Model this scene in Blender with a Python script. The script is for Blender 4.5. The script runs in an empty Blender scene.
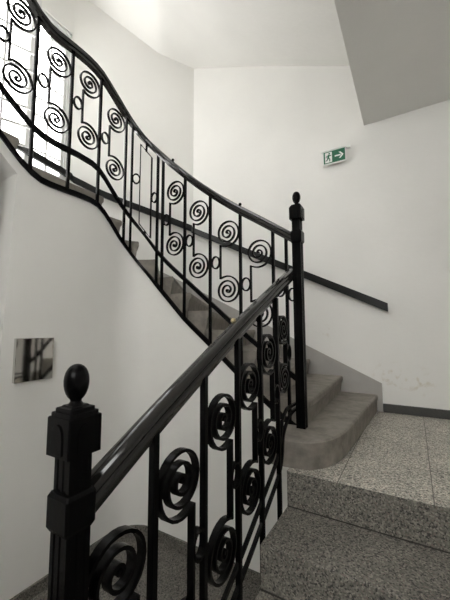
import bpy, math
from mathutils import Vector, Matrix

# ---------------------------------------------------------------- scale and scene
S = 1.15                       # design units -> metres
FZ = 1.36                      # design height of the lower floor below the lens
scene = bpy.context.scene
COL = scene.collection

def T(p):
    return Vector((p[0]*S, p[1]*S, (p[2]+FZ)*S))

# ---------------------------------------------------------------- materials
def new_mat(name):
    m = bpy.data.materials.new(name); m.use_nodes = True
    nt = m.node_tree; b = nt.nodes['Principled BSDF']
    return m, nt, b

def N(nt, t, **kw):
    n = nt.nodes.new(t)
    for k, v in kw.items(): setattr(n, k, v)
    return n

def plain(name, col, rough=.5, metal=0.0, bump=0.0, bscale=60, var=0.0, vscale=4, spec=None):
    m, nt, b = new_mat(name)
    b.inputs['Base Color'].default_value = (*col, 1)
    b.inputs['Roughness'].default_value = rough
    b.inputs['Metallic'].default_value = metal
    if spec is not None: b.inputs['Specular IOR Level'].default_value = spec
    tc = N(nt, 'ShaderNodeTexCoord')
    if var:
        nz = N(nt, 'ShaderNodeTexNoise'); nz.inputs['Scale'].default_value = vscale
        nz.inputs['Detail'].default_value = 6; nz.inputs['Roughness'].default_value = .65
        nt.links.new(tc.outputs['Object'], nz.inputs['Vector'])
        cr = N(nt, 'ShaderNodeValToRGB')
        cr.color_ramp.elements[0].position = .3; cr.color_ramp.elements[1].position = .7
        cr.color_ramp.elements[0].color = (*[c*(1-var) for c in col], 1)
        cr.color_ramp.elements[1].color = (*[min(1, c*(1+var)) for c in col], 1)
        nt.links.new(nz.outputs['Fac'], cr.inputs['Fac'])
        nt.links.new(cr.outputs['Color'], b.inputs['Base Color'])
    if bump:
        n2 = N(nt, 'ShaderNodeTexNoise'); n2.inputs['Scale'].default_value = bscale
        n2.inputs['Detail'].default_value = 4
        nt.links.new(tc.outputs['Object'], n2.inputs['Vector'])
        bp = N(nt, 'ShaderNodeBump'); bp.inputs['Strength'].default_value = bump
        bp.inputs['Distance'].default_value = .01
        nt.links.new(n2.outputs['Fac'], bp.inputs['Height'])
        nt.links.new(bp.outputs['Normal'], b.inputs['Normal'])
    return m

def wall_paint(name, col, stains=()):
    """white distemper, slightly uneven; scuffs sit where the photo shows them"""
    m, nt, b = new_mat(name)
    b.inputs['Roughness'].default_value = .75
    b.inputs['Specular IOR Level'].default_value = .25
    tc = N(nt, 'ShaderNodeTexCoord')
    nz = N(nt, 'ShaderNodeTexNoise'); nz.inputs['Scale'].default_value = 1.6; nz.inputs['Detail'].default_value = 5
    nt.links.new(tc.outputs['Object'], nz.inputs['Vector'])
    cr = N(nt, 'ShaderNodeValToRGB')
    cr.color_ramp.elements[0].color = (*[c*.97 for c in col], 1)
    cr.color_ramp.elements[1].color = (*[min(1, c*1.02) for c in col], 1)
    cr.color_ramp.elements[0].position = .35; cr.color_ramp.elements[1].position = .65
    nt.links.new(nz.outputs['Fac'], cr.inputs['Fac'])
    out = cr.outputs['Color']
    for (px, py, pz, rad, colr) in stains:
        c = T((px, py, pz))
        mp = N(nt, 'ShaderNodeMapping'); mp.vector_type = 'POINT'
        mp.inputs['Location'].default_value = (-c.x, -c.y, -c.z)
        nt.links.new(tc.outputs['Object'], mp.inputs['Vector'])
        ln = N(nt, 'ShaderNodeVectorMath', operation='LENGTH')
        nt.links.new(mp.outputs['Vector'], ln.inputs[0])
        mr = N(nt, 'ShaderNodeMapRange')
        mr.inputs['From Min'].default_value = 0; mr.inputs['From Max'].default_value = rad
        mr.inputs['To Min'].default_value = 1; mr.inputs['To Max'].default_value = 0
        nt.links.new(ln.outputs['Value'], mr.inputs['Value'])
        n3 = N(nt, 'ShaderNodeTexNoise'); n3.inputs['Scale'].default_value = 22; n3.inputs['Detail'].default_value = 6
        nt.links.new(tc.outputs['Object'], n3.inputs['Vector'])
        r3 = N(nt, 'ShaderNodeValToRGB')
        r3.color_ramp.elements[0].position = .52; r3.color_ramp.elements[1].position = .68
        nt.links.new(n3.outputs['Fac'], r3.inputs['Fac'])
        mu = N(nt, 'ShaderNodeMath', operation='MULTIPLY')
        nt.links.new(mr.outputs['Result'], mu.inputs[0]); nt.links.new(r3.outputs['Color'], mu.inputs[1])
        mx = N(nt, 'ShaderNodeMixRGB'); mx.inputs['Color2'].default_value = (*colr, 1)
        nt.links.new(mu.outputs['Value'], mx.inputs['Fac']); nt.links.new(out, mx.inputs['Color1'])
        out = mx.outputs['Color']
    nt.links.new(out, b.inputs['Base Color'])
    n2 = N(nt, 'ShaderNodeTexNoise'); n2.inputs['Scale'].default_value = 25; n2.inputs['Detail'].default_value = 3
    nt.links.new(tc.outputs['Object'], n2.inputs['Vector'])
    bp = N(nt, 'ShaderNodeBump'); bp.inputs['Strength'].default_value = .12; bp.inputs['Distance'].default_value = .01
    nt.links.new(n2.outputs['Fac'], bp.inputs['Height']); nt.links.new(bp.outputs['Normal'], b.inputs['Normal'])
    return m

def terrazzo(name, gain=1.0, joints=None):
    m, nt, b = new_mat(name)
    b.inputs['Roughness'].default_value = .55
    b.inputs['Specular IOR Level'].default_value = .3
    tc = N(nt, 'ShaderNodeTexCoord')
    vo = N(nt, 'ShaderNodeTexVoronoi'); vo.inputs['Scale'].default_value = 170
    nt.links.new(tc.outputs['Object'], vo.inputs['Vector'])
    sp = N(nt, 'ShaderNodeSeparateColor'); nt.links.new(vo.outputs['Color'], sp.inputs['Color'])
    cr = N(nt, 'ShaderNodeValToRGB'); cr.color_ramp.interpolation = 'CONSTANT'
    e = cr.color_ramp.elements
    cols = [(0, (.06, .058, .053)), (.16, (.18, .172, .15)), (.42, (.235, .222, .195)), (.62, (.135, .129, .113)), (.78, (.32, .30, .26)), (.93, (.21, .175, .155))]
    e[0].position = 0; e[0].color = (*[c*gain for c in cols[0][1]], 1)
    e[1].position = cols[1][0]; e[1].color = (*[c*gain for c in cols[1][1]], 1)
    for p, c in cols[2:]:
        q = e.new(p); q.color = (*[v*gain for v in c], 1)
    nt.links.new(sp.outputs['Red'], cr.inputs['Fac'])
    nz = N(nt, 'ShaderNodeTexNoise'); nz.inputs['Scale'].default_value = 5; nz.inputs['Detail'].default_value = 5
    nt.links.new(tc.outputs['Object'], nz.inputs['Vector'])
    mx = N(nt, 'ShaderNodeMixRGB', blend_type='MULTIPLY'); mx.inputs['Fac'].default_value = .35
    nt.links.new(cr.outputs['Color'], mx.inputs['Color1']); nt.links.new(nz.outputs['Fac'], mx.inputs['Color2'])
    out = mx.outputs['Color']
    if joints:
        x0, y0, step = joints
        sx = N(nt, 'ShaderNodeSeparateXYZ'); nt.links.new(tc.outputs['Object'], sx.inputs['Vector'])
        prev = None
        for ax, o in (('X', x0), ('Y', y0)):
            a = N(nt, 'ShaderNodeMath', operation='SUBTRACT'); a.inputs[1].default_value = o
            nt.links.new(sx.outputs[ax], a.inputs[0])
            w = N(nt, 'ShaderNodeMath', operation='PINGPONG'); w.inputs[1].default_value = step/2
            nt.links.new(a.outputs[0], w.inputs[0])
            l = N(nt, 'ShaderNodeMath', operation='LESS_THAN'); l.inputs[1].default_value = .0022
            nt.links.new(w.outputs[0], l.inputs[0])
            if prev is None: prev = l
            else:
                mm = N(nt, 'ShaderNodeMath', operation='MAXIMUM')
                nt.links.new(prev.outputs[0], mm.inputs[0]); nt.links.new(l.outputs[0], mm.inputs[1]); prev = mm
        m2 = N(nt, 'ShaderNodeMixRGB'); m2.inputs['Color2'].default_value = (.14, .13, .115, 1)
        nt.links.new(prev.outputs[0], m2.inputs['Fac']); nt.links.new(out, m2.inputs['Color1'])
        out = m2.outputs['Color']
    nt.links.new(out, b.inputs['Base Color'])
    return m

def glass_mat():
    m = bpy.data.materials.new('window_glass'); m.use_nodes = True
    nt = m.node_tree; nt.nodes.clear()
    o = N(nt, 'ShaderNodeOutputMaterial'); t = N(nt, 'ShaderNodeBsdfTransparent'); g = N(nt, 'ShaderNodeBsdfGlossy')
    g.inputs['Roughness'].default_value = .02
    mx = N(nt, 'ShaderNodeMixShader'); mx.inputs[0].default_value = .06
    nt.links.new(t.outputs[0], mx.inputs[1]); nt.links.new(g.outputs[0], mx.inputs[2])
    nt.links.new(mx.outputs[0], o.inputs['Surface'])
    return m

M_WALL = wall_paint('white_wall_paint', (.80, .79, .76), stains=[(-.17, 2.72, -.36, .16, (.62, .57, .47)), (.02, 2.72, -.38, .14, (.62, .57, .47)), (-.62, 2.72, -.02, .08, (.66, .62, .55))])
M_CEIL = wall_paint('white_ceiling_paint', (.80, .79, .76))
M_BLACK = plain('black_gloss_paint', (.0015, .0015, .0017), spec=.10, rough=.26, bump=.04, bscale=90)
M_RAIL = plain('black_worn_handrail_paint', (.010, .0095, .009), spec=.5, rough=.10, var=.2, vscale=14)
M_JOINT = plain('dark_joint', (.035, .032, .028), rough=.8)
M_FLAT = plain('black_satin_paint', (.008, .008, .008), spec=.22, rough=.35)
M_CONC = plain('worn_grey_concrete', (.215, .195, .17), rough=.7, bump=.3, bscale=40, var=.3, vscale=11)
M_SKIRT = plain('grey_skirting_paint', (.36, .345, .325), rough=.6, bump=.1, var=.06, vscale=5)
M_BASE = plain('dark_stone_baseboard', (.045, .045, .042), rough=.5, var=.2, vscale=60)
M_TERR = terrazzo('speckled_terrazzo', 1.05)
M_TILE = terrazzo('speckled_terrazzo_tiles', 2.4, joints=(.035*S, 1.70*S, .33*S))
M_FLOOR = terrazzo('speckled_terrazzo_floor', .8, joints=(.035*S, 1.70*S, .33*S))
M_STEEL = plain('polished_steel', (.62, .61, .58), rough=.06, metal=1.0, bump=.02, bscale=8)
M_BRASS = plain('worn_brass', (.62, .52, .32), rough=.35, metal=1.0)
M_WFRAME = plain('white_window_paint', (.66, .66, .65), rough=.45)
M_GLASS = glass_mat()
M_SIGN_GREEN = plain('sign_green', (.003, .115, .052), rough=.4)
M_SIGN_WHITE = plain('sign_white', (.78, .80, .77), rough=.4)

# ---------------------------------------------------------------- object helpers
ORG = {}
def origin(o): return ORG.get(o.name, Vector((0, 0, 0)))

def empty(name, p):
    o = bpy.data.objects.new(name, None); COL.objects.link(o)
    o.empty_display_size = .1
    w = T(p); o.location = w; ORG[o.name] = w
    return o

class MB:
    def __init__(self): self.v = []; self.f = []
    def add(self, vs, fs):
        n = len(self.v); self.v += [tuple(x) for x in vs]; self.f += [tuple(i+n for i in q) for q in fs]
        return self
    def box(self, a, b):
        (x0, y0, z0), (x1, y1, z1) = a, b
        return self.add([(x0,y0,z0),(x1,y0,z0),(x1,y1,z0),(x0,y1,z0),(x0,y0,z1),(x1,y0,z1),(x1,y1,z1),(x0,y1,z1)],
                        [(3,2,1,0),(4,5,6,7),(0,1,5,4),(1,2,6,5),(2,3,7,6),(3,0,4,7)])
    def loft(self, rings, closed=False, caps=True):
        n = len(rings[0]); vs = [p for r in rings for p in r]; fs = []
        m = len(rings)
        for i in range(m if closed else m-1):
            j = (i+1) % m
            for k in range(n):
                l = (k+1) % n
                fs.append((i*n+k, i*n+l, j*n+l, j*n+k))
        if caps and not closed:
            fs.append(tuple(range(n-1, -1, -1))); fs.append(tuple((m-1)*n+k for k in range(n)))
        return self.add(vs, fs)
    def prism(self, poly, z0, z1, top=None):
        """plan polygon; top may be another polygon of the same length"""
        t = top or poly
        return self.loft([[(x, y, z0) for x, y in poly], [(x, y, z1) for x, y in t]])
    def plate(self, poly, fn, d0, d1):
        """polygon in (a,b), fn(a,b,depth) -> point"""
        return self.loft([[fn(a, b, d0) for a, b in poly], [fn(a, b, d1) for a, b in poly]])
    def build(self, name, mat, parent=None, smooth=None, bevel=0.0):
        me = bpy.data.meshes.new(name)
        off = Vector((0, 0, 0)); q = parent
        o0 = origin(parent) if parent else Vector((0, 0, 0))
        me.from_pydata([T(p)-o0 for p in self.v], [], self.f)
        me.materials.append(mat)
        import bmesh
        bm = bmesh.new(); bm.from_mesh(me)
        bmesh.ops.remove_doubles(bm, verts=bm.verts, dist=1e-6)
        bmesh.ops.recalc_face_normals(bm, faces=bm.faces)
        bm.to_mesh(me); bm.free()
        if smooth is not None:
            me.polygons.foreach_set('use_smooth', [True]*len(me.polygons))
            me.set_sharp_from_angle(angle=math.radians(smooth))
        me.update()
        o = bpy.data.objects.new(name, me); COL.objects.link(o)
        if parent: o.parent = parent
        ORG[o.name] = o0
        if bevel:
            b = o.modifiers.new('edge', 'BEVEL'); b.width = bevel*S; b.segments = 2; b.limit_method = 'ANGLE'; b.angle_limit = math.radians(40)
        return o

def tag(o, label=None, cat=None, group=None, kind=None):
    if label: o['label'] = label
    if cat: o['category'] = cat
    if group: o['group'] = group
    if kind: o['kind'] = kind
    return o

def lerp(tab, x):
    if x <= tab[0][0]:
        (a, b), (c, d) = tab[0], tab[1]
    elif x >= tab[-1][0]:
        (a, b), (c, d) = tab[-2], tab[-1]
    else:
        for i in range(len(tab)-1):
            if tab[i][0] <= x <= tab[i+1][0]:
                (a, b), (c, d) = tab[i], tab[i+1]; break
    return b+(d-b)*(x-a)/(c-a)

def smooth_tab(tab, x, w=.05):
    return sum(lerp(tab, x+w*k)*g for k, g in ((-1, .2), (-.5, .2), (0, .2), (.5, .2), (1, .2)))

# ---------------------------------------------------------------- plan of the place
LAND = -.62                    # upper landing
RB = .124                      # rise of a winding step
RT = .147                      # rise of a terrazzo step
TT = .29                       # going of a terrazzo step
YA = 1.39                      # edge of the landing
YW = 2.72                      # wall with the exit sign
FLOOR = -1.36
XC, YC, R = -1.55, 1.46, .2    # centre of the curved corner of the stair wall
X0, Y0 = -.52, 1.66
L1 = X0-XC; LA = R*math.pi/2; XL = XC-R

def path(s, off=0.0):
    """the stair string in plan; off > 0 lies towards the camera side (into the well)"""
    if s < L1: return (X0-s, Y0-off)
    if s < L1+LA:
        a = (s-L1)/R
        return (XC-(R-off)*math.sin(a), YC+(R-off)*math.cos(a))
    return (XL+off, YC-(s-L1-LA))

def pnormal(s):
    if s < L1: return (0, -1)
    a = min((s-L1)/R, math.pi/2)
    return (math.sin(a), -math.cos(a))

def srange(a, b, n): return [a+(b-a)*i/n for i in range(n+1)]

# the outer wall line in plan: along the sign wall, across the slanted corner, down the window wall
CW = (-2.018, YW); CX = (-2.90, 1.84)
LW1 = -.25-CW[0]; LW2 = math.dist(CW, CX)
def wallp(t, off=0.0):
    if t < LW1: return (-.25-t, YW-off)
    if t < LW1+LW2:
        k = (t-LW1)/LW2; d = off/math.sqrt(2)
        return (CW[0]+(CX[0]-CW[0])*k+d, CW[1]+(CX[1]-CW[1])*k-d)
    return (CX[0]+off, CX[1]-(t-LW1-LW2))

I_ = {2: -.04, 3: .12, 4: .265, 5: .43, 6: .595, 7: .74, 8: .89, 9: 1.045, 10: 1.175, 11: 1.29, 12: 1.44, 13: 1.985, 14: 2.13, 15: 2.28, 16: 2.43, 17: 2.58}
O_ = {1: 0, 2: .257, 3: .514, 4: .771, 5: 1.028, 6: 1.285, 7: 1.542, 8: 1.80, 9: 2.10, 10: 2.42, 11: 2.74, 12: 3.05, 13: 4.03, 14: 4.24, 15: 4.45, 16: 4.66, 17: 4.87}
ZT = {9: .512, 10: .647, 11: .785, 12: .905, 13: 1.03, 14: 1.155, 15: 1.28, 16: 1.405, 17: 1.53}
def ztop(n): return ZT.get(n, LAND+RB*n)

RAIL = [(0.0, .490), (.04, .516), (.19, .620), (.355, .730), (.5, .835), (.656, .960), (.784, 1.073), (.92, 1.199), (1.05, 1.33), (1.12, 1.40), (1.222, 1.515), (1.30, 1.60), (1.416, 1.683), (1.477, 1.727), (1.52, 1.752), (1.6, 1.770), (1.71, 1.772), (1.84, 1.765), (1.90, 1.778), (1.94, 1.803), (1.98, 1.845), (2.05, 1.92), (2.3, 2.17), (2.6, 2.47)]
PITCH = [(-.02, -.285), (.1, -.205), (.248, -.085), (.409, .037), (.567, .168), (.759, .325), (.908, .448), (1.03, .562), (1.168, .735), (1.294, .875), (1.40, .975), (1.48, 1.055), (1.53, 1.085), (1.68, 1.095), (1.77, 1.09), (1.87, 1.095), (1.93, 1.115), (2.0, 1.165), (2.1, 1.24), (2.3, 1.44), (2.6, 1.74)]
BAR = [(-.02, -.54), (.1, -.47), (.3, -.318), (.574, -.088), (.773, .072), (1.044, .338), (1.163, .468), (1.272, .600), (1.398, .738), (1.47, .806), (1.52, .834), (1.63, .838), (1.76, .834), (1.85, .833), (1.90, .842), (1.985, .897), (2.086, .992), (2.3, 1.2), (2.6, 1.5)]
def zrail(s): return smooth_tab(RAIL, s, .03)
def zpitch(s): return smooth_tab(PITCH, s, .03)
def zbar(s): return smooth_tab(BAR, s, .02)

# ================================================================= THE SETTING
def structure(o): o['kind'] = 'structure'; return o

XR = 1.05      # wall to the right of the flight, out of view
YB = -1.75     # wall behind the camera
structure(MB().box((-3.06, YB, FLOOR-.12), (XR, 1.78, FLOOR)).build('floor', M_FLOOR))
structure(MB().box((-.51, YA, FLOOR), (XR, YW, LAND)).build('floor_landing', M_TILE))
structure(MB().box((-3.2, YW, FLOOR), (XR, YW+.12, 4.2)).build('wall_back', M_WALL))
d = .09
qa = (CX[0]+.22, CX[1]+.22); qb = (CX[0], CX[1]-.048)
arc = [((1-t)**2*qa[0]+2*t*(1-t)*CX[0]+t*t*qb[0], (1-t)**2*qa[1]+2*t*(1-t)*CX[1]+t*t*qb[1]) for t in srange(0, 1, 12)]
structure(MB().prism([CW]+arc+[(CX[0]-d, CX[1]), (CX[0]-d, CX[1]+d), (CW[0]-d, CW[1]+d)], FLOOR, 4.2).build('wall_corner', M_WALL, smooth=30))
# window wall with its opening
WY0, WY1, WZ0, WZ1 = .4, 1.79, 1.30, 3.09
w = MB()
w.box((-3.06, YB-.12, FLOOR), (-2.9, WY0, 4.2)).box((-2.975, WY1, FLOOR), (-2.901, CX[1]+.1, 4.2))
w.box((-2.975, WY0, FLOOR), (-2.9, WY1, WZ0)).box((-2.975, WY0, WZ1), (-2.9, WY1, 4.2))
structure(w.build('wall_left', M_WALL))
structure(MB().box((XR, YB, FLOOR), (XR+.12, YW, 4.2)).build('wall_right', M_WALL))
# the wall behind the camera has an unseen window, added to fill the hall with light
FX0, FX1, FZ0, FZ1 = -.6, .98, .5, 1.75
w = MB()
w.box((-3.06, YB-.12, FLOOR), (FX0, YB, 4.2)).box((FX1, YB-.12, FLOOR), (XR, YB, 4.2))
w.box((FX0, YB-.12, FLOOR), (FX1, YB, FZ0)).box((FX0, YB-.12, FZ1), (FX1, YB, 4.2))
structure(w.build('wall_front', M_WALL))
w = MB()
for a, b in ((FX0, FX0+.05), (FX1-.05, FX1), ((FX0+FX1)/2-.03, (FX0+FX1)/2+.03)):
    w.box((a, YB-.09, FZ0), (b, YB-.04, FZ1))
for a, b in ((FZ0, FZ0+.05), (FZ1-.05, FZ1), (FZ0+.9, FZ0+.95)):
    w.box((FX0, YB-.09, a), (FX1, YB-.04, b))
structure(w.build('window_added', M_WFRAME))

# white wall below the stair string, rounded at the corner, open under the upper flight
SE = L1+LA+(YC-.81)            # where the opening under the stairs begins
TH = .10
w = MB()
ss = srange(-.02, L1, 12)+srange(L1, L1+LA, 14)[1:]+srange(L1+LA, SE, 14)[1:]
rings = []
for s in ss:
    a = path(s); b = path(s, -TH); z = zbar(s)
    k = .055 if s > SE-.001 else 0          # the jamb of the opening leans a little
    rings.append([(a[0], a[1]-k, FLOOR), (b[0], b[1]-k, FLOOR), (*b, z-.02), (*a, z)])
w.loft(rings)
ss = srange(SE, 2.75, 16)
rings = []
for s in ss:
    a = path(s); b = path(s, -TH); z = zbar(s); z0 = zbar(s)-.085 if s > SE+.001 else zbar(SE)-.085
    rings.append([(*a, z0), (*b, z0), (*b, z-.02), (*a, z)])
w.loft(rings)
w.loft([[(-2.6, .755, FLOOR), (XL-TH, .755, FLOOR), (XL-TH, .93, FLOOR), (-2.6, .93, FLOOR)], [(x_, y_, zbar(SE)-.085) for x_, y_ in ((-2.6, .81), (XL-TH, .81), (XL-TH, .93), (-2.6, .93))]])      # return wall inside the opening
structure(w.build('wall_stair', M_WALL, smooth=30))
# unseen wall added on the near side of that opening to keep light out
structure(MB().box((XL-TH, YB, FLOOR), (XL, .64, .92)).build('wall_light_block', M_WALL))
# sloping underside of the upper flight, seen through the opening
w = MB()
zs = zbar(SE)-.085; ze = zbar(2.75)-.085; ye = path(2.75)[1]
w.loft([[(XL-TH, .81, zs), (-2.6, .81, zs), (-2.6, .81, zs+.1), (XL-TH, .81, zs+.1)],
        [(XL-TH, ye, ze), (-2.6, ye, ze), (-2.6, ye, ze+.1), (XL-TH, ye, ze+.1)]])
structure(w.build('ceiling_flight', M_CEIL))

# sloped ceiling = underside of the flight above, and the slab of the landing above
SOF = [(-.3, 2.13), (.115, 2.273), (.834, 2.606), (LW1, 3.005), (LW1+.12, 3.035), (LW1+.386, 3.095), (LW1+.62, 3.235), (LW1+.9, 3.40), (LW1+1.06, 3.50), (LW1+LW2, 3.58), (LW1+LW2+.4, 3.64), (LW1+LW2+2.6, 3.64)]
ssI = [(-.3, -.25), (.115, .0), (.834, .45), (LW1, .95), (LW1+LW2, 1.4), (LW1+LW2+2.6, 3.6)]
w = MB(); rings = []
for i in range(81):
    t = -.1+(LW1+LW2+2.0+.1)*i/80
    z = smooth_tab(SOF, t, .06)
    a = wallp(t, -.02); b = path(lerp(ssI, t), .0)
    rings.append([(*a, z), (*b, z), (*b, z+.14), (*a, z+.14)])
w.loft(rings)
structure(w.build('ceiling_slope', M_CEIL, smooth=40))
structure(MB().box((-.2615, -.9, 1.689), (XR, YW, 2.32)).build('ceiling_slab', M_CEIL))

# roof over the stairwell with an unseen skylight opening, added to light the steps from above
w = MB()
SX0, SX1, SY0, SY1 = -1.6, -.35, -1.1, .0
w.box((-3.06, YB, 4.2), (SX0, YW+.12, 4.32)).box((SX1, YB, 4.2), (XR, YW+.12, 4.32))
w.box((SX0, YB, 4.2), (SX1, SY0, 4.32)).box((SX0, SY1, 4.2), (SX1, YW+.12, 4.32))
structure(w.build('ceiling', M_CEIL))

# baseboards
structure(MB().box((-.221, YW-.018, LAND), (XR, YW, LAND+.062)).build('baseboard_back', M_BASE, bevel=.004))
w = MB(); rings = []
for s in srange(-.02, L1, 10)+srange(L1, L1+LA, 12)[1:]+srange(L1+LA, SE, 8)[1:]:
    a = path(s, .014); b = path(s, -.01)
    rings.append([(*a, FLOOR), (*b, FLOOR), (*b, FLOOR+.06), (*a, FLOOR+.06)])
w.loft(rings)
structure(w.build('baseboard_stair', M_FLOOR, smooth=40))

# grey painted skirting that climbs with the winding steps
NOS = [(O_[n], ztop(n)) for n in range(1, 18)]
w = MB(); rings = []
for t in [-.028]+srange(0, LW1, 14)+srange(LW1, LW1+LW2, 10)[1:]:
    z = lerp(NOS, t); z1 = z+.10 if t > -.02 else -.41
    z0 = z-.22 if t > .02 else LAND
    a = wallp(t, .014); b = wallp(t, -.01)
    rings.append([(*a, z0), (*b, z0), (*b, z1), (*a, z1)])
w.loft(rings)
structure(w.build('trim_1', M_SKIRT))

# ---------------------------------------------------------------- window
wf = MB()
fx0, fx1 = -2.958, -2.915
wf.box((fx0, WY0, WZ0), (fx1, WY0+.05, WZ1)).box((fx0, WY1-.025, WZ0), (fx1, WY1, WZ1))
wf.box((fx0, WY0, WZ0), (fx1, WY1, WZ0+.03)).box((fx0, WY0, WZ1-.03), (fx1, WY1, WZ1))
wf.box((fx0, 1.395, WZ0), (fx1, 1.43, WZ1)).box((fx0, .64, WZ0), (fx1, .69, WZ1))
win = structure(wf.build('window_1', M_WFRAME, bevel=.004))
def sash(name, hinge, ang, width, z0, z1, nh, nv):
    """a casement leaf: frame, bars and pane"""
    ca, sa = math.cos(ang), math.sin(ang)
    def fn(a, b, dd): return (hinge[0]+sa*a-ca*dd, hinge[1]+ca*a+sa*dd, b)
    m = MB(); e = .026
    for r in ((0, e, z0, z1), (width-e, width, z0, z1), (e, width-e, z0, z0+e), (e, width-e, z1-e, z1)):
        m.plate([(r[0], r[2]), (r[1], r[2]), (r[1], r[3]), (r[0], r[3])], fn, -.011, .011)
    for i in range(1, nh):
        z = z0+(z1-z0)*i/nh
        m.plate([(e, z-.008), (width-e, z-.008), (width-e, z+.008), (e, z+.008)], fn, -.008, .008)
    for i in range(1, nv):
        a = width*i/nv
        m.plate([(a-.008, z0+e), (a+.008, z0+e), (a+.008, z1-e), (a-.008, z1-e)], fn, -.0085, .0085)
    f = m.build(name, M_WFRAME, win)
    g = MB().plate([(e, z0+e), (width-e, z0+e), (width-e, z1-e), (e, z1-e)], fn, -.002, .002)
    g.build('pane', M_GLASS, f)
sash('casement', (-2.941, 1.432), 0, .33, WZ0+.035, WZ1-.035, 10, 2)
sash('casement', (-2.915, .69), math.radians(21), .70, WZ0+.055, WZ1-.055, 10, 3)

# ================================================================= STAIRS
# ---- terrazzo flight of five steps up to the landing
ter = empty('terrazzo_staircase', (.25, .81, FLOOR))
tag(ter, 'short flight of dark speckled terrazzo steps rising to the tiled landing', 'stairs')
for k in range(5):
    y = YA-TT*k; zt = LAND-RT*k
    m = MB()
    if k == 0:
        m.box((-.5095, y-.001, zt-RT), (XR-.004, y+.03, zt-.0005))
    else:
        m.box((-.51, y, max(zt-RT, FLOOR)), (XR-.004, y+TT+.03, zt))
    st = m.build('step', M_TERR, ter, bevel=.003)
    if k < 4:      # thin dark strip where the riser meets the tread below
        MB().box((-.509, y-.0045, zt-RT-.002), (XR-.005, y+.004, zt-RT+.0035)).build('joint', M_JOINT, st)

# ---- winding flight of concrete steps
wind = empty('winding_staircase', (-1.3, 2.2, LAND))
tag(wind, 'winding flight of worn grey concrete steps curving up along the white wall', 'stairs')
def curve_pts(pts, n=8):
    out = []
    P = [pts[0]]+pts+[pts[-1]]
    for i in range(1, len(P)-2):
        for k in range(n):
            t = k/n; q = []
            for c in (0, 1):
                a, b, cc, dd = P[i-1][c], P[i][c], P[i+1][c], P[i+2][c]
                q.append(.5*(2*b+(cc-a)*t+(2*a-5*b+4*cc-dd)*t*t+(3*b-a-3*cc+dd)*t**3))
            out.append(tuple(q))
    out.append(pts[-1]); return out
def offset_front(front, d):
    """move an open front line sideways (to the stair side) by d"""
    out = []
    for i, p in enumerate(front):
        a = front[max(i-1, 0)]; b = front[min(i+1, len(front)-1)]
        tx, ty = b[0]-a[0], b[1]-a[1]; l = math.hypot(tx, ty) or 1
        out.append((p[0]-ty/l*d, p[1]+tx/l*d))
    return out
def make_step(front, back, z, drop=.30, lip=.034, under=1.0):
    """front: nosing line from the outer wall to the inner end; back: the rest of the outline"""
    f1 = offset_front(front, -.007); f2 = offset_front(front, .0)
    f3 = offset_front(front, -.010*under); f4 = offset_front(front, -.020*under)
    m = MB()
    rings = []
    for fr, zz in ((offset_front(front, -.024*under), z-drop), (f4, z-RB), (f3, z-lip-.012), (f2, z-lip), (f2, z-.008), (f1, z)):
        rings.append([(*p, zz) for p in fr+back])
    m.loft(rings)
    return m
# bottom step with its rounded end
front = curve_pts([(-.255, 2.719), (-.275, 2.3), (-.297, 1.85), (-.312, 1.66), (-.345, 1.53), (-.405, 1.449), (-.465, 1.424), (-.53, 1.416), (-.60, 1.414)], 6)
back = [(-.602, 1.46), (-.602, 1.652), (-.62, 1.672), (-.80, 1.674), (-.80, 2.719)]
m = make_step(front, back, ztop(1), drop=RB+.001, under=.4)
m.build('step', M_CONC, wind, smooth=35)
# second step, straight front ending beside the post
front = curve_pts([(-.505, 2.719), (-.492, 2.2), (-.484, 1.9), (-.482, 1.73), (-.487, 1.695)], 4)
back = [(-.52, 1.664), (-.95, 1.664), (-.95, 2.719)]
make_step(front, back, ztop(2), drop=RB+.1).build('step', M_CONC, wind, smooth=35)
for n in range(3, 17):
    s0, s1 = I_[n], I_[n+1]; t0, t1 = O_[n], O_[n+1]
    i0 = path(s0, -.018); o0 = wallp(t0, .001)
    front = [(o0[0]+(i0[0]-o0[0])*k/6, o0[1]+(i0[1]-o0[1])*k/6) for k in range(7)]
    if n != 12: s1 += .03; t1 += .05
    back = [path(s, -.018) for s in srange(s0, s1, 8)[1:]]
    outer = [t1]
    for c in (LW1+LW2, LW1):
        if t0+.005 < c < t1-.005: outer.append(c)
    back += [wallp(t, .001) for t in outer]
    make_step(front, back, ztop(n), drop=.27 if n < 12 else (.14 if n == 12 else .10)).build('step', M_CONC, wind, smooth=35)

# ================================================================= IRONWORK
def sweep_v(m, pts, prof):
    """profile kept upright: (a sideways, b up) along a 3D polyline"""
    rings = []
    for i, p in enumerate(pts):
        a = pts[max(i-1, 0)]; b = pts[min(i+1, len(pts)-1)]
        tx, ty = b[0]-a[0], b[1]-a[1]; l = math.hypot(tx, ty) or 1
        nx, ny = ty/l, -tx/l
        rings.append([(p[0]+nx*u, p[1]+ny*u, p[2]+v) for u, v in prof])
    return m.loft(rings)

HAND = [(-.017, -.031), (.017, -.031), (.019, -.017), (.026, -.012), (.0285, -.004), (.027, .004), (.023, .008), (.0245, .014), (.0225, .020), (.0185, .0245), (.0125, .0280), (.0060, .0298), (-.0060, .0298), (-.0125, .0280), (-.0185, .0245), (-.0225, .020), (-.0245, .014), (-.023, .008), (-.027, .004), (-.0285, -.004), (-.026, -.012), (-.019, -.017)]
def rect(wd, h): return [(-wd/2, -h/2), (wd/2, -h/2), (wd/2, h/2), (-wd/2, h/2)]

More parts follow.
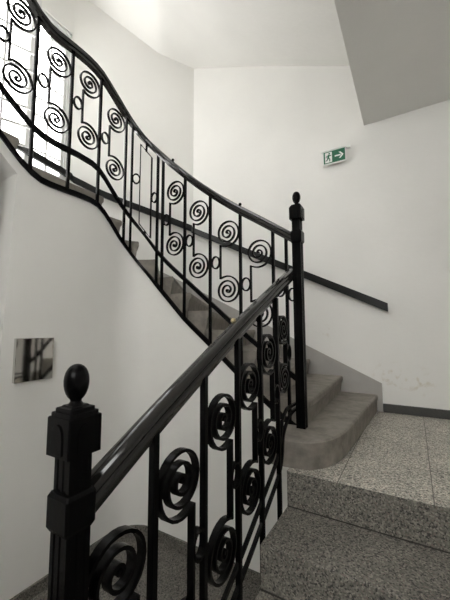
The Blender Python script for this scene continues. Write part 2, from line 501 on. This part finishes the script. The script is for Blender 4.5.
class Panel:
    """maps (s along the railing, z, depth) to space"""
    def __init__(self, P, Nrm): self.P = P; self.N = Nrm
    def at(self, s, z, dd=0.0):
        x, y = self.P(s); nx, ny = self.N(s)
        return Vector((x+nx*dd, y+ny*dd, z))
    dp = .015
    def ribbon(self, m, pts, th=.0080, dp=None, closed=False):
        """flat iron bent along (s, z) points"""
        dp = dp or self.dp; n = len(pts); rings = []
        for i, (s, z) in enumerate(pts):
            a = pts[(i-1) % n] if closed else pts[max(i-1, 0)]
            b = pts[(i+1) % n] if closed else pts[min(i+1, n-1)]
            ts, tz = b[0]-a[0], b[1]-a[1]; l = math.hypot(ts, tz) or 1
            ns, nz = -tz/l*th/2, ts/l*th/2
            rings.append([self.at(s+ns, z+nz, dp/2), self.at(s-ns, z-nz, dp/2), self.at(s-ns, z-nz, -dp/2), self.at(s+ns, z+nz, -dp/2)])
        return m.loft(rings, closed=closed)

RSP = .086; TURNS = 2.8
def spiral_pts(cs, cz, flip, bs, RSP=RSP, TURNS=TURNS):
    """from the corner on the upright bar, round and round to the eye"""
    pts = []
    c = (bs, -RSP+.012)
    for k in range(6):
        t = k/6
        pts.append((c[0]+(cs-c[0])*t, c[1]+(-RSP-c[1])*(1-(1-t)**2)))
    n = 78
    for k in range(n+1):
        t = k/n; a = -math.pi/2+TURNS*2*math.pi*t
        r = RSP*(1-t)+.005*t
        pts.append((cs-r*math.cos(a), r*math.sin(a)))
    return [(s, cz+(z if not flip else -z)) for s, z in pts]

def scroll(pan, parent, cs, ctop, cbot, bs, rs, RSP=RSP, TURNS=TURNS):
    """two spirals joined by an upright bar, and the ring that ties the bar to the post"""
    zt = ctop-RSP+.012; zb = cbot+RSP-.012
    m = MB(); pan.ribbon(m, [(bs, zb-.003), (bs, (zb+zt)/2), (bs, zt+.003)], th=.0085)
    bar = m.build('scroll', M_BLACK, parent)
    for cz, fl in ((ctop, False), (cbot, True)):
        m = MB(); pan.ribbon(m, spiral_pts(cs, cz, fl, bs, RSP, TURNS))
        e = [pan.at(cs+.006*math.cos(k*math.pi/5), cz+.006*math.sin(k*math.pi/5), .009) for k in range(10)]
        f = [pan.at(cs+.006*math.cos(k*math.pi/5), cz+.006*math.sin(k*math.pi/5), -.009) for k in range(10)]
        m.loft([f, e])
        m.build('spiral', M_BLACK, bar, smooth=40)
    ring(pan, parent, rs, (zt+zb)/2)

def ring(pan, parent, s, z, a=.0275, b=.038):
    m = MB(); pan.ribbon(m, [(s+a*math.cos(k*math.pi/14), z+b*math.sin(k*math.pi/14)) for k in range(28)], th=.0075, closed=True)
    m.build('ring', M_BLACK, parent, smooth=40)

def baluster(pan, parent, s, z0, z1, wd=.0165):
    m = MB(); h = wd/2
    m.loft([[pan.at(s-h, z, -h), pan.at(s+h, z, -h), pan.at(s+h, z, h), pan.at(s-h, z, h)] for z in (z0, z1)])
    m.build('baluster', M_BLACK, parent, bevel=.0015)

def stud(parent, p, mat=M_BLACK, r=.0105, label=None):
    m = MB(); rings = []
    prof = [(0.55, -.012), (.5, -.002), (.6, .001), (.95, .004), (1, .008), (.85, .013), (.5, .0165), (.08, .0175)]
    for q, z in prof:
        rings.append([(p[0]+r*q*math.cos(k*math.pi/6), p[1]+r*q*math.sin(k*math.pi/6), p[2]+z) for k in range(12)])
    m.loft(rings)
    o = m.build('stud', mat, parent, smooth=50)
    if label: o['label'] = label
    return o

# ---- upper railing, curving with the winding stairs
up = empty('curved_railing', (-1.2, 1.66, LAND))
tag(up, 'black wrought iron railing with spirals curving up along the winding stairs', 'railing')
pan = Panel(lambda s: path(s, .004), pnormal)
SEND = 2.62
SS = srange(.002, L1, 20)+srange(L1, L1+LA, 16)[1:]+srange(L1+LA, SEND, 24)[1:]
m = MB(); sweep_v(m, [(*path(s, .004), zrail(s)) for s in SS], HAND)
hr = m.build('handrail', M_RAIL, up, smooth=14)
for s in (.352, .89):
    stud(hr, (*path(s, .004), zrail(s)+.030))
m = MB(); sweep_v(m, [(*path(s, .004), zpitch(s)) for s in SS], rect(.016, .034)); m.build('lower_rail', M_BLACK, up, smooth=30)
m = MB(); sweep_v(m, [(*path(s, .004), zbar(s)) for s in SS], rect(.022, .032)); m.build('bottom_rail', M_BLACK, up, smooth=30)
UPOSTS = [.064, .142, .352, .5705, .777, .979, 1.030, 1.237, 1.286, 1.508, 1.718, 1.935, 2.152, 2.37, 2.585]
for s in UPOSTS:
    baluster(pan, up, s, zbar(s)+.005, zrail(s)-.02)
for (c, a, b, bs, rs) in [(.232, .449, .088, .283, .316), (.442, .602, .243, .493, .529), (.667, .781, .411, .702, .738), (.868, .967, .587, .910, .942),
                          (1.380, 1.496, 1.128, 1.428, 1.462), (1.598, 1.615, 1.246, 1.640, 1.673), (1.809, 1.609, 1.239, 1.854, 1.890), (2.028, 1.721, 1.342, 2.070, 2.104),
                          (2.240, 1.90, 1.53, 2.290, 2.325), (2.455, 2.11, 1.74, 2.505, 2.540)]:
    scroll(pan, up, c, a, b, bs, rs)
ring(pan, up, .103, .22, a=.026, b=.036)
ring(pan, up, .034, .19, a=.020, b=.034)
# plain frame in the bay between the two pairs of balusters
m = MB()
pan.ribbon(m, [(1.176, .775), (1.176, 1.05), (1.176, 1.385), (1.132, 1.333), (1.088, 1.28), (1.088, .95), (1.088, .665), (1.132, .72)], th=.007, closed=True)
fr = m.build('plain_frame', M_BLACK, up)
for z0, z1 in ((1.33, zrail(1.132)-.02), (zpitch(1.132), .72)):
    m = MB(); h = .006
    m.loft([[pan.at(1.132-h, z, -h), pan.at(1.132+h, z, -h), pan.at(1.132+h, z, h), pan.at(1.132-h, z, h)] for z in (z0, z1)])
    m.build('stud', M_BLACK, fr)
ring(pan, up, 1.204, 1.113, a=.025, b=.036)
ring(pan, up, 1.060, .967, a=.024, b=.036)

# ---- lower railing beside the terrazzo flight
low = empty('straight_railing', (-.53, .95, FLOOR))
tag(low, 'black wrought iron railing with spirals beside the speckled terrazzo steps', 'railing')
XRL = -.53
panl = Panel(lambda s: (XRL, s), lambda s: (1, 0)); panl.dp = .021
LRAIL = [(.372, -.320), (.411, -.299), (.554, -.222), (.752, -.123), (.998, .000), (1.28, .132), (1.583, .272), (1.66, .308)]
def zl(y): return smooth_tab(LRAIL, y, .08)
def xl(y): return -.540-.012*(y-.4)/1.2
m = MB(); sweep_v(m, [(xl(y), y, zl(y)*1.02) for y in srange(.395, 1.628, 20)], HAND)
hl = m.build('handrail', M_RAIL, low, smooth=14)
stud(hl, (xl(1.004)-.014, 1.004, zl(1.004)*1.02+.023), M_BRASS, r=.010, label='worn brass stud on the handrail')
def zb1(y): return -.812+.545*(y-1.02)
def lowbar(name, pts):
    # climbs with the steps, turns up beside the last baluster, then sweeps over to the newel post
    mm = MB(); panl.ribbon(mm, curve_pts(pts, 4), th=.0135, dp=.012)
    mm.build(name, M_BLACK, low, smooth=30)
lowbar('bottom_rail', [(.40, -1.115), (.72, -.957), (1.044, -.797), (1.127, -.752), (1.24, -.69), (1.32, -.645), (1.365, -.606), (1.390, -.56), (1.408, -.482), (1.462, -.430), (1.535, -.404), (1.615, -.400)])
lowbar('lower_rail', [(.40, -1.05), (.70, -.90), (.972, -.762), (1.061, -.714), (1.18, -.646), (1.292, -.582), (1.345, -.54), (1.374, -.488), (1.404, -.412), (1.459, -.375), (1.53, -.372), (1.615, -.374)])
LPOSTS = [.570, .773, .978, 1.168, 1.350]
for y in LPOSTS:
    baluster(panl, low, y, max(zb1(y)-.22, FLOOR), zl(y)-.02, wd=.018)
for (c, a, b, bs, rs) in [(.465, -.475, -.85, .520, .545), (.662, -.379, -.765, .716, .744), (.873, -.276, -.665, .922, .950), (1.062, -.196, -.560, 1.112, 1.140), (1.238, -.092, -.455, 1.290, 1.320), (1.414, .008, -.222, 1.460, 1.488)]:
    scroll(panl, low, c+.004, a-.004, b-.006, bs, rs, .089 if c < 1.4 else .070, 2.9)

# ---- newel posts
def chamfer_sq(x, y, h, c, z): 
    return [(x-h+c, y-h, z), (x+h-c, y-h, z), (x+h, y-h+c, z), (x+h, y+h-c, z), (x+h-c, y+h, z), (x-h+c, y+h, z), (x-h, y+h-c, z), (x-h, y-h+c, z)]
def fluted(x, y, h, z):
    """square shaft with two hollow flutes on each face"""
    face = [(-1, 0), (-.62, 0), (-.54, .08), (-.18, .08), (-.10, 0), (.10, 0), (.18, .08), (.54, .08), (.62, 0)]
    out = []
    for k in range(4):
        ca, sa = math.cos(k*math.pi/2), math.sin(k*math.pi/2)
        for u, dd in face:
            px, py = u*h, -(1-dd)*h
            out.append((x+px*ca-py*sa, y+px*sa+py*ca, z))
    return out
def newel(x, y, top, base, label, group):
    t = empty('newel_post', (x, y, base))
    tag(t, label, 'post', group)
    Z = lambda d_: top-d_
    m = MB()
    m.loft([fluted(x, y, .0232, base), fluted(x, y, .0232, Z(.28))])
    m.loft([fluted(x, y, .0220, Z(.23)), fluted(x, y, .0220, Z(.15))])
    m.build('shaft', M_BLACK, t)
    m = MB(); m.loft([chamfer_sq(x, y, h, .003, Z(q)) for h, q in ((.0232, .288), (.0255, .287), (.0298, .279), (.0298, .228), (.0262, .221), (.0220, .220))])
    m.build('collar', M_BLACK, t)
    m = MB()
    m.loft([chamfer_sq(x, y, h, .002, Z(q)) for h, q in ((.0215, .158), (.0332, .158), (.0332, .093), (.032, .0915), (.0292, .091), (.0292, .085), (.0285, .084), (.0245, .0835), (.0245, .078), (.0235, .077), (.018, .0755), (.0155, .073))])
    # raised pointed tongues on the four faces of the block
    arch = [(-.016, -.153), (.016, -.153), (.016, -.124), (.0138, -.113), (.0085, -.105), (0, -.102), (-.0085, -.105), (-.0138, -.113), (-.016, -.124)]
    for k in range(4):
        ca, sa = math.cos(k*math.pi/2), math.sin(k*math.pi/2)
        def fn(a, b, dd, ca=ca, sa=sa):
            px, py = a, -dd
            return (x+px*ca-py*sa, y+px*sa+py*ca, top+b)
        m.plate(arch, fn, .0315, .0355)
    m.build('cap', M_BLACK, t, bevel=.0012)
    m = MB(); rings = []
    prof = [(.0155, .0745), (.0125, .0715), (.0100, .068), (.0100, .066)]
    for k in range(1, 13):
        a = math.pi*k/13.0
        prof.append((.0222*math.sin(a)**.9*(1-.06*math.cos(a)), .034+.034*math.cos(a)))
    prof = [q for q in prof if q[0] > .0095 or q[1] < .03]+[(.0015, .0)]
    for rr, dd in prof:
        rings.append([(x+rr*math.cos(k*math.pi/12), y+rr*math.sin(k*math.pi/12), Z(dd)) for k in range(24)])
    m.loft(rings)
    m.build('finial', M_BLACK, t, smooth=50)
    return t
newel(-.541, .372, -.062, FLOOR, 'large black newel post with ball finial at the foot of the straight railing', 'black newel posts')
newel(-.508, 1.622, .748, ztop(1), 'black newel post with ball finial standing on the rounded bottom concrete step', 'black newel posts')

# ---- handrail on the wall
wh = empty('wall_handrail', (-.155, YW-.045, LAND))
tag(wh, 'flat black handrail fixed to the white wall above the winding stairs', 'handrail')
WR = [(-.095, .165), (LW1, 1.085), (LW1+.25, 1.165), (LW1+.46, 1.235), (LW1+.73, 1.315), (LW1+.97, 1.395), (LW1+1.2, 1.50), (LW1+LW2+.05, 1.535), (LW1+LW2+.6, 1.60), (LW1+LW2+.8, 1.68), (LW1+LW2+1.6, 2.3)]
OFF = .045
ts = srange(-.098, LW1-.02, 16)+[LW1+.02]+srange(LW1+.05, LW1+LW2-.03, 12)+srange(LW1+LW2+.03, LW1+LW2+1.6, 14)
m = MB(); sweep_v(m, [(*wallp(t, OFF), lerp(WR, t)) for t in ts], rect(.024, .066))
m.build('rail', M_FLAT, wh, smooth=30)
for t in (.25, .95, 1.6, 2.2, 2.8):
    a = wallp(t, OFF-.008); b = wallp(t, 0); z = lerp(WR, t)-.005
    nx, ny = wallp(t, OFF)[0]-b[0], wallp(t, OFF)[1]-b[1]; l = math.hypot(nx, ny); tx, ty = -ny/l, nx/l
    m = MB()
    m.loft([[(q[0]+tx*.008*math.cos(k*math.pi/5), q[1]+ty*.008*math.cos(k*math.pi/5), z+.008*math.sin(k*math.pi/5)) for k in range(10)] for q in (b, a)])
    m.build('bracket', M_BLACK, wh, smooth=40)

# ---- exit sign
sg = empty('exit_sign', (-.50, YW, 1.41))
tag(sg, 'green and white emergency exit sign with arrow on the white wall', 'sign')
ySF = YW-.036
def sfn(a, b, dd): return (-.597+a, ySF-dd, 1.412+b)
W_, H_ = .192, .122
MB().plate([(0, 0), (W_, 0), (W_, H_), (0, H_)], sfn, -.006, 0).build('panel', M_SIGN_WHITE, sg)
MB().plate([(.008, .011), (W_-.008, .011), (W_-.008, H_-.006), (.008, H_-.006)], sfn, 0, .0012).build('green_field', M_SIGN_GREEN, sg)
m = MB().plate([(-.010, H_), (W_+.002, H_), (W_+.002, H_+.012), (-.010, H_+.012)], sfn, -.036, .006); m.build('housing', M_SIGN_WHITE, sg, bevel=.003)
MB().plate([(W_+.004, H_-.006), (W_+.03, H_-.006), (W_+.03, H_+.016), (W_+.004, H_+.016)], sfn, -.036, -.02).build('bracket', M_SIGN_WHITE, sg)
MB().plate([(.02, .018), (.078, .018), (.078, .108), (.02, .108)], sfn, .0012, .0022).build('door_symbol', M_SIGN_WHITE, sg)
m = MB()
def limb(p, q, w1):
    dx, dy = q[0]-p[0], q[1]-p[1]; l = math.hypot(dx, dy); nx, ny = -dy/l*w1/2, dx/l*w1/2
    m.plate([(p[0]+nx, p[1]+ny), (p[0]-nx, p[1]-ny), (q[0]-nx, q[1]-ny), (q[0]+nx, q[1]+ny)], sfn, .0022, .003)
m.plate([(.056+.0075*math.cos(k*math.pi/6), .095+.0075*math.sin(k*math.pi/6)) for k in range(12)], sfn, .0022, .003)
limb((.053, .086), (.045, .056), .016)
limb((.052, .082), (.067, .074), .006); limb((.067, .074), (.072, .082), .006)
limb((.049, .080), (.034, .076), .006); limb((.034, .076), (.027, .064), .006)
limb((.047, .058), (.060, .046), .009); limb((.060, .046), (.058, .026), .008)
limb((.044, .058), (.038, .040), .009); limb((.038, .040), (.024, .036), .008)
m.build('running_figure', M_SIGN_GREEN, sg)
m = MB()
m.plate([(.100, .056), (.148, .056), (.148, .068), (.100, .068)], sfn, .0012, .0022)
m.plate([(.134, .090), (.148, .090), (.172, .062), (.148, .034), (.134, .034), (.157, .062)], sfn, .0012, .0024)
m.build('arrow', M_SIGN_WHITE, sg)

# ---- mirror-bright steel plate on the stair wall
pl = MB()
tilt = math.radians(1.6)
def pf(a, b, dd):
    return (XL+.009+dd-math.sin(tilt)*a, .842+a, -.264+b)
pl.plate([(0, 0), (.2, 0), (.2, .224), (0, .224)], pf, -.008, .014)
plate_o = pl.build('mirror_plate', M_STEEL, bevel=.002)
tag(plate_o, 'small square mirror-bright metal plate on the white wall under the stairs', 'metal plate')

# ================================================================= CAMERA AND LIGHT
f = 314.8955
pi_, ro, ya = math.radians(5.4154), math.radians(.1963), math.radians(30.66)
def ray(px, py):
    a = (px-225)/f; b = -(py-300)/f
    c, s = math.cos(ro), math.sin(ro)
    xx = c*a+s*b; yy = -s*a+c*b
    y = math.cos(pi_)-yy*math.sin(pi_); z = math.sin(pi_)+yy*math.cos(pi_)
    return Vector((xx*math.cos(ya)-y*math.sin(ya), xx*math.sin(ya)+y*math.cos(ya), z))
fw = ray(225, 300).normalized(); rt = (ray(225+f, 300)-ray(225, 300)).normalized(); upv = (ray(225, 300-f)-ray(225, 300)).normalized()
cd = bpy.data.cameras.new('camera'); cam = bpy.data.objects.new('camera', cd); COL.objects.link(cam)
cd.sensor_fit = 'HORIZONTAL'; cd.sensor_width = 36; cd.lens = 36*f/450; cd.clip_start = .02
mw = Matrix((rt, upv, -fw)).transposed().to_4x4(); mw.translation = T((0, 0, 0))
cam.matrix_world = mw
scene.camera = cam

wd = bpy.data.worlds.new('sky'); scene.world = wd; wd.use_nodes = True
bg = wd.node_tree.nodes['Background']
bg.inputs['Color'].default_value = (1.0, .993, .97, 1)
bg.inputs['Strength'].default_value = 7.0

scene.view_settings.view_transform = 'Standard'
scene.view_settings.look = 'None'
scene.view_settings.gamma = 1
scene.view_settings.use_curve_mapping = False
scene.view_settings.exposure = 0.32
